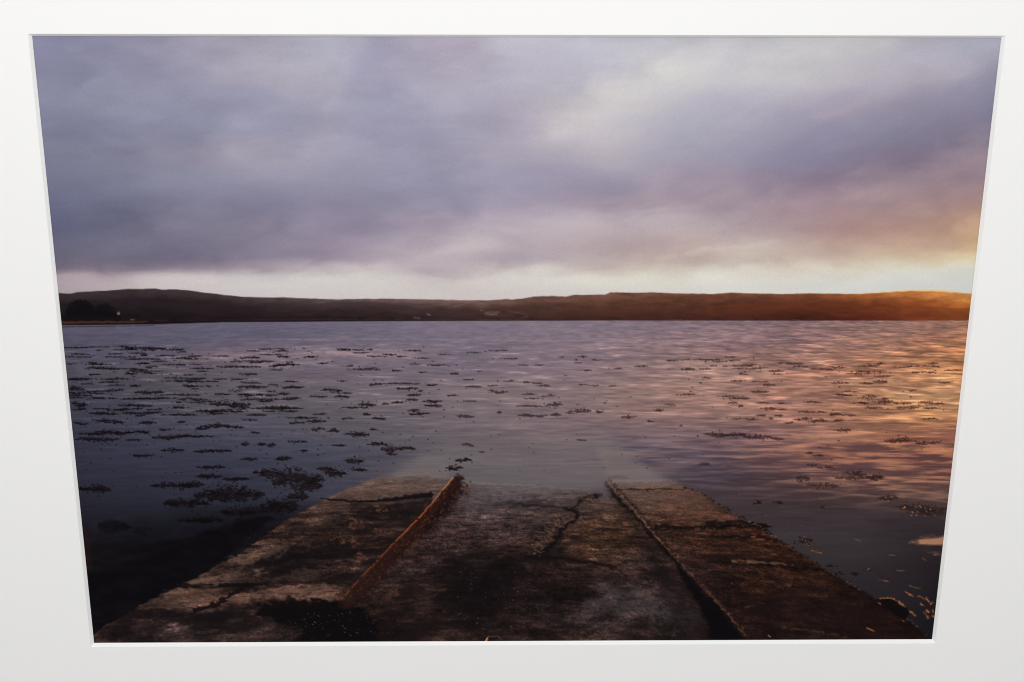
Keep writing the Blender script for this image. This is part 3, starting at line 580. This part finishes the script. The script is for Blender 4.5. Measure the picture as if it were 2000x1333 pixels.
shadowy([(1086,1056),(1096,1040),(1102,1070),(1084,1090)], 0.6, 4, 3, 2)
for (x, y, s_) in ((1044,1078,9),(1052,1066,8),(1062,1052,7),(1072,1038,9),(1086,1026,9),(1098,1014,7),(1064,1030,7),(1140,978,8),(1152,972,6)):
    for k in range(30):
        xx = x + rs.randn() * s_ * 0.8; yy = y + rs.randn() * s_ * 0.45
        sl = window(xx - 5, yy - 5, xx + 5, yy + 5)
        al = smooth(1.3, 0.5, np.hypot((X[sl] - xx) / (1.3 + rs.rand() * 2.6), (Y[sl] - yy) / (0.9 + rs.rand() * 1.3)))
        mix(sl, ((118,90,74), (92,70,58), (40,28,26), (24,16,16))[rs.randint(4)], al * 0.5)
shadowy([(980,978),(1040,972),(1060,984),(1000,992)], 0.45, 4, 4, 5)
shadowy([(890,1120),(960,1098),(1000,1126),(985,1180),(940,1216),(870,1200),(850,1168)], 0.62, 14, 6, 10)
stroke([(1080,1170),(1125,1172)], CR, 7, 4, 0.6, soft=3, rag=2.5)
blob([(1160,1146),(1240,1140),(1290,1170),(1370,1206),(1340,1216),(1220,1206),(1140,1200)], (104,98,100), 0.26, 14, 6, 10, 0.5)
blob([(960,952),(1140,962),(1090,976),(960,984),(905,1000),(900,968)], (112,107,112), 0.28, 8, 5, 8, 0.6)
blob([(1160,962),(1180,958),(1192,982),(1172,980)], (92,88,94), 0.4, 4, 2)
# right rail pit in deep shade, and its soft outer shade
blob([(1186,950),(1215,986),(1262,1050),(1300,1092),(1345,1150),(1400,1225),(1420,1262),(1330,1262),(1300,1180),(1262,1100),(1222,1020)], (20,15,18), 0.45, 10, 2, 4)
blob([(1183,944),(1212,976),(1262,1036),(1308,1082),(1352,1132),(1402,1186),(1456,1262),(1384,1262),(1380,1222),(1350,1166),(1316,1102),(1272,1052),(1232,1008),(1200,972)], (9,7,10), 0.93, 5, 2.0, 2)
stroke([(1186,940),(1213,970),(1252,1016),(1290,1061)], (116,88,70), 2.6, 3.6, 0.85, rag=0.5, soft=1.4, gaps=0.8, reg=RAIL_B)
stroke([(1290,1061),(1332,1106),(1382,1158),(1424,1206),(1458,1250)], (84,56,42), 3.6, 4.6, 0.8, rag=0.9, soft=1.8, gaps=0.55, reg=RAIL_B)
stroke([(1194,946),(1224,978),(1266,1024),(1308,1074)], (34,20,19), 4, 6, 0.6, soft=2.5, rag=3.0)
for f in rs.rand(170):
    x = 1186 + 272 * f; y = np.interp(x, [1186,1213,1252,1290,1332,1382,1424,1458], [940,970,1016,1061,1106,1158,1206,1250])
    x += rs.randn() * 3 + 3 * f; y += rs.randn() * 3
    sl = window(x - 6, y - 6, x + 6, y + 6)
    al = smooth(1.3, 0.5, np.hypot((X[sl] - x) / (1.2 + rs.rand() * 2.4), (Y[sl] - y) / (1.0 + rs.rand() * 1.8)))
    mix(sl, ((104,72,54), (22,14,15), (60,40,33), (36,23,21), (12,9,11), (16,11,12))[rs.randint(6)], al * 0.5)
# right apron: slab joints with weed
stroke([(1208,956),(1270,957),(1330,955)], CR, 2.4, 2.6, 0.75, rag=1.8, gaps=0.6)
stroke([(1270,1030),(1330,1032),(1400,1028),(1460,1026),(1500,1030)], (13,9,10), 6, 10, 0.85, rag=5, soft=2.5, gaps=0.75)
stroke([(1376,1022),(1440,1018),(1490,1028)], (15,10,11), 6, 5, 0.8, rag=3.5)
stroke([(1352,1046),(1420,1050),(1480,1050),(1516,1056)], CR, 1.8, 7, 0.75, rag=3.5, gaps=0.7)
stroke([(1380,1098),(1460,1102),(1540,1110),(1608,1115)], CR, 2.4, 5, 0.85, rag=2.2, gaps=0.9)
stroke([(1430,1098),(1500,1100),(1545,1103)], (132,100,76), 5, 3, 0.6, soft=2.5, rag=3, gaps=0.4)
blob([(1280,950),(1330,948),(1420,1006),(1460,1020),(1330,1016),(1260,990)], (104,78,64), 0.25, 8, 4, 6, 0.5)
blob([(1440,1180),(1560,1150),(1700,1180),(1790,1240),(1640,1262),(1500,1262)], (26,17,17), 0.35, 16, 6, 12)
for pts in ([(1520,1226),(1580,1232),(1650,1246)], [(1590,1164),(1614,1166)], [(1536,1144),(1546,1146)], [(1454,1186),(1480,1180)]):
    stroke(pts, (112,80,56), 4, 3, 0.4, soft=2.5, rag=3.5, gaps=0.4)
stroke([(1692,1227),(1706,1234)], (186,112,66), 2.6, 2, 0.7, rag=1)
stroke([(1498,1242),(1502,1245)], (160,130,110), 2.4, 2, 0.7)
# left rail: rusty top catching the sun, side in red shade, flakes of weed
stroke([(892,936),(868,968),(838,1002),(806,1036)], (30,15,13), 16, 18, 0.8, soft=4, rag=2.5)
LR = [(884,934),(862,960),(820,1010),(774,1056),(730,1102),(694,1140),(664,1172)]
stroke([(x + 9, y + 7) for x, y in LR], (36,20,17), 16, 20, 0.7, soft=5, rag=4)
stroke(LR, (50,27,20), 4.0, 3.4, 0.8, rag=0.8, soft=1.6, reg=RAIL_A)
stroke([(889,942),(867,968),(826,1017),(780,1064),(738,1108),(700,1150)], (52,27,20), 5, 7, 0.6, rag=3.4, soft=2, gaps=0.5, reg=RAIL_A)
for k in range(170):                                           # rust flakes and fronds along it
    f = rs.rand(); x = 884 + (664 - 884) * f + abs(rs.randn()) * (9 + 12 * f); y = 938 + (1172 - 938) * f + rs.randn() * 3
    sl = window(x - 8, y - 8, x + 8, y + 8)
    c = ((138,74,40), (66,34,24), (28,16,15), (48,25,20), (20,13,13), (36,20,18))[rs.randint(6)]
    al = smooth(1.3, 0.5, np.hypot(((X[sl] - x) + (Y[sl] - y) * 0.9) / (1.2 + rs.rand() * 1.2), ((Y[sl] - y) - (X[sl] - x)) / (2.0 + rs.rand() * 5)))
    mix(sl, c, al * (0.5 - 0.36 * f))
for k in range(260):                                           # shaggy weed on the shaded side
    f = rs.rand() ** 1.3; x = 886 + (664 - 886) * f + 7 + rs.rand() * 30 * (1 - 0.3 * f); y = 940 + (1172 - 940) * f + rs.rand() * 14
    sl = window(x - 6, y - 6, x + 6, y + 6)
    al = smooth(1.3, 0.4, np.hypot((X[sl] - x) / (1.0 + rs.rand() * 1.6), (Y[sl] - y) / (1.0 + rs.rand() * 2.6)))
    mix(sl, ((110,56,31), (66,33,23), (24,14,14), (17,11,12), (44,24,19), (20,13,13))[rs.randint(6)], al * (0.6 - 0.25 * f))
stroke([(882,933),(861,958),(843,980)], (176,116,74), 2.8, 2.4, 0.85, rag=0.5, gaps=0.6)
stroke([(843,980),(818,1009),(772,1055)], (168,82,42), 2.6, 2.2, 0.85, rag=0.6, gaps=0.35)
stroke([(772,1055),(728,1101),(692,1138),(664,1171)], (130,64,38), 2.2, 2.0, 0.8, rag=0.6, gaps=0.25)
for (x, y, s) in ((748,1000,14),(738,994,9),(684,1026,12),(690,1018,8),(665,1056,10),(655,1046,8),(738,1036,8),(690,1058,6),(700,1084,6)):
    for k in range(26):
        xx = x + rs.randn() * s * 0.7; yy = y + rs.randn() * s * 0.4
        sl = window(xx - 4, yy - 4, xx + 4, yy + 4)
        al = smooth(1.3, 0.5, np.hypot((X[sl] - xx) / (1.2 + rs.rand() * 1.8), (Y[sl] - yy) / (1 + rs.rand())))
        mix(sl, ((96,54,40), (66,36,30), (112,80,64), (26,17,18))[rs.randint(4)], al * 0.5)
for pts, w_, al in (([(1192,938),(1240,941),(1296,938),(1318,943)], 3.0, 0.55), ([(896,944),(960,946),(1040,950),(1150,957)], 3.0, 0.5), ([(770,930),(820,927),(870,932)], 3.0, 0.4), ([(980,944),(1010,946),(1040,951)], 4.0, 0.3)):
    stroke(pts, (150,132,122), w_, w_ * 0.7, al * 0.6, soft=3.2, rag=2.6, gaps=0.6)
stroke([(1188,934),(1205,932),(1222,935)], (64,52,54), 5, 3, 0.45, soft=5)
# sparks of wet light
for k in range(420):
    zone_ = rs.randint(4)
    x, y = ((890 + rs.rand() * 160, 1110 + rs.rand() * 120), (560 + rs.rand() * 170, 1195 + rs.rand() * 50),
            (420 + rs.rand() * 1100, 1000 + rs.rand() * 240), (1290 + rs.rand() * 300, 960 + rs.rand() * 220))[zone_]
    sl = window(x - 3, y - 3, x + 3, y + 3)
    al = smooth(1.4, 0.4, np.hypot((X[sl] - x) / (0.9 + rs.rand() * 0.8), (Y[sl] - y) / (0.8 + rs.rand() * 0.6)))
    mix(sl, ((150,100,66), (96,70,56), (140,128,124), (86,58,44))[rs.randint(4)], al * (0.15 + 0.4 * rs.rand() ** 2))
stroke([(946,1252),(949,1247)], (214,140,88), 4, 2.5, 0.9, rag=0.5)
stroke([(950,1244),(968,1243),(978,1250)], (90,76,70), 2, 1.5, 0.7, rag=1)
# ragged sunlit lip along the right edge
for k in range(230):
    f = rs.rand(); px = [1352,1400,1470,1515,1612,1700,1760,1815]; py = [955,988,1025,1053,1116,1166,1203,1248]
    x = 1330 + f * 485; y = np.interp(x, px, py) + rs.randn() * 2.2 - 1
    sl = window(x - 5, y - 4, x + 5, y + 4)
    al = smooth(1.3, 0.5, np.hypot((X[sl] - x) / (1.3 + rs.rand() * 2.4), (Y[sl] - y) / (1 + rs.rand() * 1.2)))
    c = ((24,15,15), (16,10,11), (20,13,13), (30,20,18), (132,90,62), (70,48,38))[rs.randint(6)]
    mix(sl, c, al * (0.6 if f < 0.55 else 0.35))
stroke([(1612,1118),(1700,1168),(1760,1205),(1815,1250)], (20,13,14), 5, 4, 0.5, soft=3, rag=2)
# near right corner: kelp stems glinting beside the slip
blob([(1712,1172),(1726,1168),(1748,1172),(1768,1186),(1776,1200),(1766,1212),(1748,1204),(1730,1190)], (10,8,11), 0.9, 2.5, 1)
GL = (206,146,96)
for pts, w_ in (([(1718,1170),(1738,1169),(1756,1177),(1767,1187)], 3.0), ([(1754,1177),(1763,1184)], 4.4), ([(1776,1195),(1786,1203)], 3.6), ([(1713,1177),(1719,1182)], 2.4),
                ([(1767,1157),(1773,1160),(1783,1166)], 3.6), ([(1793,1165),(1798,1167),(1808,1173)], 2.6), ([(1808,1169),(1814,1177),(1818,1182),(1820,1177)], 2.6),
                ([(1797,1180),(1803,1184)], 2.8), ([(1803,1198),(1807,1200)], 4.0), ([(1808,1193),(1813,1197)], 4.2), ([(1820,1192),(1821,1198)], 3.6),
                ([(1809,1205),(1811,1209)], 4.2), ([(1821,1204),(1823,1207)], 3.6), ([(1774,1145),(1798,1152)], 2.0), ([(1714,1133),(1734,1137)], 1.8),
                ([(1582,1076),(1602,1082)], 2.4), ([(1568,1062),(1580,1066)], 2.0), ([(1760,1212),(1764,1215)], 2.6), ([(1552,958),(1580,957)], 1.8), ([(1600,975),(1612,977)], 1.6)):
    w_ *= 0.5
    for k in range(len(pts) - 1):
        (x0, y0), (x1, y1) = pts[k], pts[k + 1]
        n_ = int(math.hypot(x1 - x0, y1 - y0) / 1.6) + 2
        for q_ in range(n_):
            f = q_ / (n_ - 1)
            x = x0 + (x1 - x0) * f + rs.randn() * 0.7; y = y0 + (y1 - y0) * f + rs.randn() * 0.7
            sl = window(x - 6, y - 6, x + 6, y + 6)
            if sl is None: continue
            d_ = np.hypot((X[sl] - x), (Y[sl] - y) * 1.15) / (w_ * (0.5 + rs.rand() * 0.7))
            mix(sl, (84,46,26), smooth(2.6, 0.9, d_) * 0.28)
            mix(sl, GL, smooth(1.3, 0.4, d_) * (0.06 + 0.75 * rs.rand() ** 3))
    stroke(pts, GL, w_ * 0.8, w_ * 0.4, 0.28, soft=1.3, rag=1.3, gaps=0.6)
for x, y, s in ((1560,1060,11),(1572,1056,8),(1619,1107,5),(1668,1122,4),(1637,1122,5),(1478,982,5),(1518,981,6)):
    for k in range(9):
        xx = x + rs.randn() * s; yy = y + rs.randn() * s * 0.4
        sl = window(xx - 4, yy - 4, xx + 4, yy + 4)
        mix(sl, (22,16,18), smooth(1.3, 0.5, np.hypot((X[sl] - xx) / (1.2 + rs.rand() * 2.4), (Y[sl] - yy) / (1 + rs.rand()))) * 0.8)
# pool of evening light on the near water, right
for pts, c_ in (([(1778,1062),(1798,1051),(1850,1047),(1850,1074),(1820,1072),(1796,1069)], (180,128,98)), ([(1816,1078),(1848,1069),(1848,1084),(1826,1083)], (158,110,86))):
    sl = box_of(pts, 20)
    mix(sl, c_, poly_mask(sl, pts, 6, 4, 3) * smooth(-0.9, 0.7, w2[sl] + 0.5 * w3[sl]) * 0.85)
for pts in ([(1736,1085),(1746,1086)], [(1800,1092),(1808,1095)], [(1750,1115),(1764,1116)], [(1668,1054),(1680,1056)]):
    stroke(pts, (120,92,76), 2.0, 1.6, 0.6, rag=1)

# paper grain, faint
IMG *= (1 + 0.012 * np.random.RandomState(3).randn(NY, NX)[..., None].astype(np.float32))
IMG += np.random.RandomState(4).randn(NY, NX, 3).astype(np.float32) * 0.7
# === PAINT END
np.clip(IMG, 4, 250, out=IMG)
srgb = IMG / 255.0
LIN = np.where(srgb <= 0.04045, srgb / 12.92, ((srgb + 0.055) / 1.055) ** 2.4)
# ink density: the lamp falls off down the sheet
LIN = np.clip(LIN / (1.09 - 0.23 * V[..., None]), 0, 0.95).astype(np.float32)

# ---------------------------------------------------------------- materials
def new_mat(name):
    mt = bpy.data.materials.new(name); mt.use_nodes = True
    return mt, mt.node_tree.nodes, mt.node_tree.links

def board_material(name, color, rough, bump):
    mt, n, l = new_mat(name)
    p = n['Principled BSDF']; p.inputs['Roughness'].default_value = rough
    p.inputs['Specular IOR Level'].default_value = 0.15
    tc = n.new('ShaderNodeTexCoord')
    nz = n.new('ShaderNodeTexNoise'); nz.inputs['Scale'].default_value = 900; nz.inputs['Detail'].default_value = 4
    l.new(tc.outputs['Object'], nz.inputs['Vector'])
    big = n.new('ShaderNodeTexNoise'); big.inputs['Scale'].default_value = 6; big.inputs['Detail'].default_value = 3
    l.new(tc.outputs['Object'], big.inputs['Vector'])
    mx = n.new('ShaderNodeMix'); mx.data_type = 'RGBA'
    mx.inputs['A'].default_value = (*[c * 0.985 for c in color], 1); mx.inputs['B'].default_value = (*color, 1)
    l.new(big.outputs['Fac'], mx.inputs['Factor'])
    l.new(mx.outputs['Result'], p.inputs['Base Color'])
    b = n.new('ShaderNodeBump'); b.inputs['Strength'].default_value = bump; b.inputs['Distance'].default_value = 0.0002
    l.new(nz.outputs['Fac'], b.inputs['Height']); l.new(b.outputs['Normal'], p.inputs['Normal'])
    return mt
M_MAT = board_material('mat_board_paper', (0.86, 0.86, 0.86), 0.9, 0.15)
M_CORE = board_material('mat_board_core', (0.885, 0.885, 0.87), 0.9, 0.3)
M_BACK = board_material('grey_backing', (0.55, 0.53, 0.50), 0.9, 0.2)
M_PAPER = board_material('photo_paper', (0.85, 0.85, 0.84), 0.6, 0.05)
M_SHADE_FLOOR = board_material('grey_shade_floor', (0.40, 0.39, 0.38), 0.8, 0.3)
M_WALL = board_material('wall_paint', (0.70, 0.69, 0.67), 0.9, 0.4)

def ink_material():
    mt, n, l = new_mat('printed_ink')
    p = n['Principled BSDF']; p.inputs['Roughness'].default_value = 0.45
    p.inputs['Specular IOR Level'].default_value = 0.03
    at = n.new('ShaderNodeAttribute'); at.attribute_name = 'ink'
    l.new(at.outputs['Color'], p.inputs['Base Color'])
    return mt
M_INK = ink_material()

# ---------------------------------------------------------------- builders
def thing(name, label, cat, loc=(0, 0, 0)):
    o = bpy.data.objects.new(name, None); COL.objects.link(o); o.location = loc
    o.empty_display_size = 0.05
    o['label'] = label; o['category'] = cat
    return o
def mesh_obj(name, verts, faces, mat, parent=None, label=None):
    me = bpy.data.meshes.new(name); me.from_pydata([tuple(v) for v in verts], [], faces); me.update()
    me.materials.append(mat)
    o = bpy.data.objects.new(name, me); COL.objects.link(o)
    if parent is not None:
        o.parent = parent
        o.matrix_parent_inverse = Matrix.Translation(-Vector(parent.location))
    if label: o['label'] = label
    return o
def box(name, x0, x1, y0, y1, z0, z1, mat, parent=None):
    v = [(x0,y0,z0),(x1,y0,z0),(x1,y1,z0),(x0,y1,z0),(x0,y0,z1),(x1,y0,z1),(x1,y1,z1),(x0,y1,z1)]
    f = [(0,3,2,1),(4,5,6,7),(0,1,5,4),(1,2,6,5),(2,3,7,6),(3,0,4,7)]
    return mesh_obj(name, v, f, mat, parent)

MARGIN = 0.115
DEPTH, BEVEL = 0.0025, 0.00185
hw, hh = WIN_W / 2, WIN_H / 2
OX, OZ = hw + MARGIN, hh + MARGIN + 0.005

# ---------------------------------------------------------------- the wall it hangs on
w = box('wall', -3, 3, 0.0100, 0.11, -1.6, 1.6, M_WALL); w['kind'] = 'structure'

shade_floor = box('floor', -3, 3, -2.6, 0.0098, -OZ - 0.06, -OZ - 0.0005, M_SHADE_FLOOR); shade_floor['kind'] = 'structure'  # unseen floor, added to dim light from below and shade the upper bevel

# ---------------------------------------------------------------- backing board
bk = box('backing_board', -OX, OX, 0.0012, 0.0092, -OZ, OZ, M_BACK)
bk['label'] = 'stiff grey backing board hidden behind the white mat and the print'; bk['category'] = 'board'

# ---------------------------------------------------------------- mat board with its cut window
mat = thing('mat_board', 'plain white mat board bordering the dark sunset print on all sides', 'mat board', (0, -DEPTH, -OZ))
F, B = -DEPTH - 0.0003, -0.0003
iw, ih = hw + BEVEL, hh + BEVEL
outer = [(-OX, -OZ), (OX, -OZ), (OX, OZ), (-OX, OZ)]
inner = [(-iw, -ih), (iw, -ih), (iw, ih), (-iw, ih)]
low_ = [(-hw, -hh), (hw, -hh), (hw, hh), (-hw, hh)]
v = [(x, F, z) for x, z in outer] + [(x, F, z) for x, z in inner] + [(x, B, z) for x, z in outer] + [(x, B, z) for x, z in low_]
f = []
for k in range(4):
    n_ = (k + 1) % 4
    f.append((k, n_, 4 + n_, 4 + k))
    f.append((8 + n_, 8 + k, 12 + k, 12 + n_))
    f.append((n_, k, 8 + k, 8 + n_))
mesh_obj('face_sheet', v, f, M_MAT, mat)
for k, lab in enumerate(('bright lower bevel of the window catching light from above', None, 'shaded upper bevel of the window', None)):
    n_ = (k + 1) % 4
    # each bevel strip is mitred at its ends
    vv = [(inner[k][0], F, inner[k][1]), (inner[n_][0], F, inner[n_][1]), (low_[n_][0], B, low_[n_][1]), (low_[k][0], B, low_[k][1])]
    mesh_obj('bevel_edge', vv, [(0, 1, 2, 3)], M_CORE, mat, lab)

# ---------------------------------------------------------------- the print
pr = thing('photographic_print', 'colour photographic print of a ruined concrete slipway at sunset inside white mat', 'print', (0, 0, -hh))
pw, ph = WIN_W * (1 + 2 * BLEED) / 2, WIN_H * (1 + 2 * BLEED) / 2
box('paper_sheet', -pw, pw, 0.0002, 0.0010, -ph, ph, M_PAPER, pr)

PX = ((U - 0.5) * WIN_W).ravel(); PZ = ((0.5 - V) * WIN_H).ravel()
idx = np.arange(NX * NY).reshape(NY, NX)
QUADS = np.stack([idx[:-1, :-1], idx[1:, :-1], idx[1:, 1:], idx[:-1, 1:]], -1).reshape(-1, 4)
QREG = REG[:-1, :-1].ravel()
INK = np.concatenate([LIN.reshape(-1, 3), np.ones((NX * NY, 1), np.float32)], 1)

def ink_part(name, which, parent, label):
    q_ = QUADS[np.isin(QREG, which)]
    if not len(q_): return None
    used, inv = np.unique(q_, return_inverse=True)
    inv = inv.reshape(-1, 4)
    me = bpy.data.meshes.new(name)
    co = np.zeros((len(used), 3), np.float32); co[:, 0] = PX[used]; co[:, 2] = PZ[used]
    me.vertices.add(len(used)); me.vertices.foreach_set('co', co.ravel())
    me.loops.add(inv.size); me.loops.foreach_set('vertex_index', inv.ravel().astype(np.int32))
    me.polygons.add(len(inv)); me.polygons.foreach_set('loop_start', np.arange(0, inv.size, 4, dtype=np.int32))
    at = me.attributes.new('ink', 'FLOAT_COLOR', 'POINT')
    at.data.foreach_set('color', INK[used].ravel())
    me.update(calc_edges=True)
    me.materials.append(M_INK)
    o = bpy.data.objects.new(name, me); COL.objects.link(o)
    o.parent = parent
    o.matrix_parent_inverse = Matrix.Translation(Vector((0, 0, hh)))
    o['label'] = label
    return o
ink_part('printed_sky', [SKY], pr, 'printed mauve evening clouds with pale band above the hills')
hl = ink_part('printed_hills', [HILL], pr, 'printed brown hills glowing orange towards the setting sun')
tr = ink_part('printed_trees', [TREES], hl, 'printed dark clump of trees on the shore')
wt = ink_part('printed_water', [WATER], pr, 'printed calm loch turning from slate blue to orange')
wd = ink_part('printed_seaweed', [WEED], wt, 'printed dark drifts of floating seaweed')
sp = ink_part('printed_slipway', [SLIP], pr, 'printed cracked wet concrete slipway running into the water')
ra = ink_part('printed_rail', [RAIL_A], sp, 'printed rusty orange rail on the slipway')
rb = ink_part('printed_rail', [RAIL_B], sp, 'printed dark rail above the deep shadowed groove')
for o in (tr, wd, ra, rb):
    if o is not None: o.matrix_parent_inverse = Matrix.Identity(4)
if wd is not None: wd['kind'] = 'stuff'
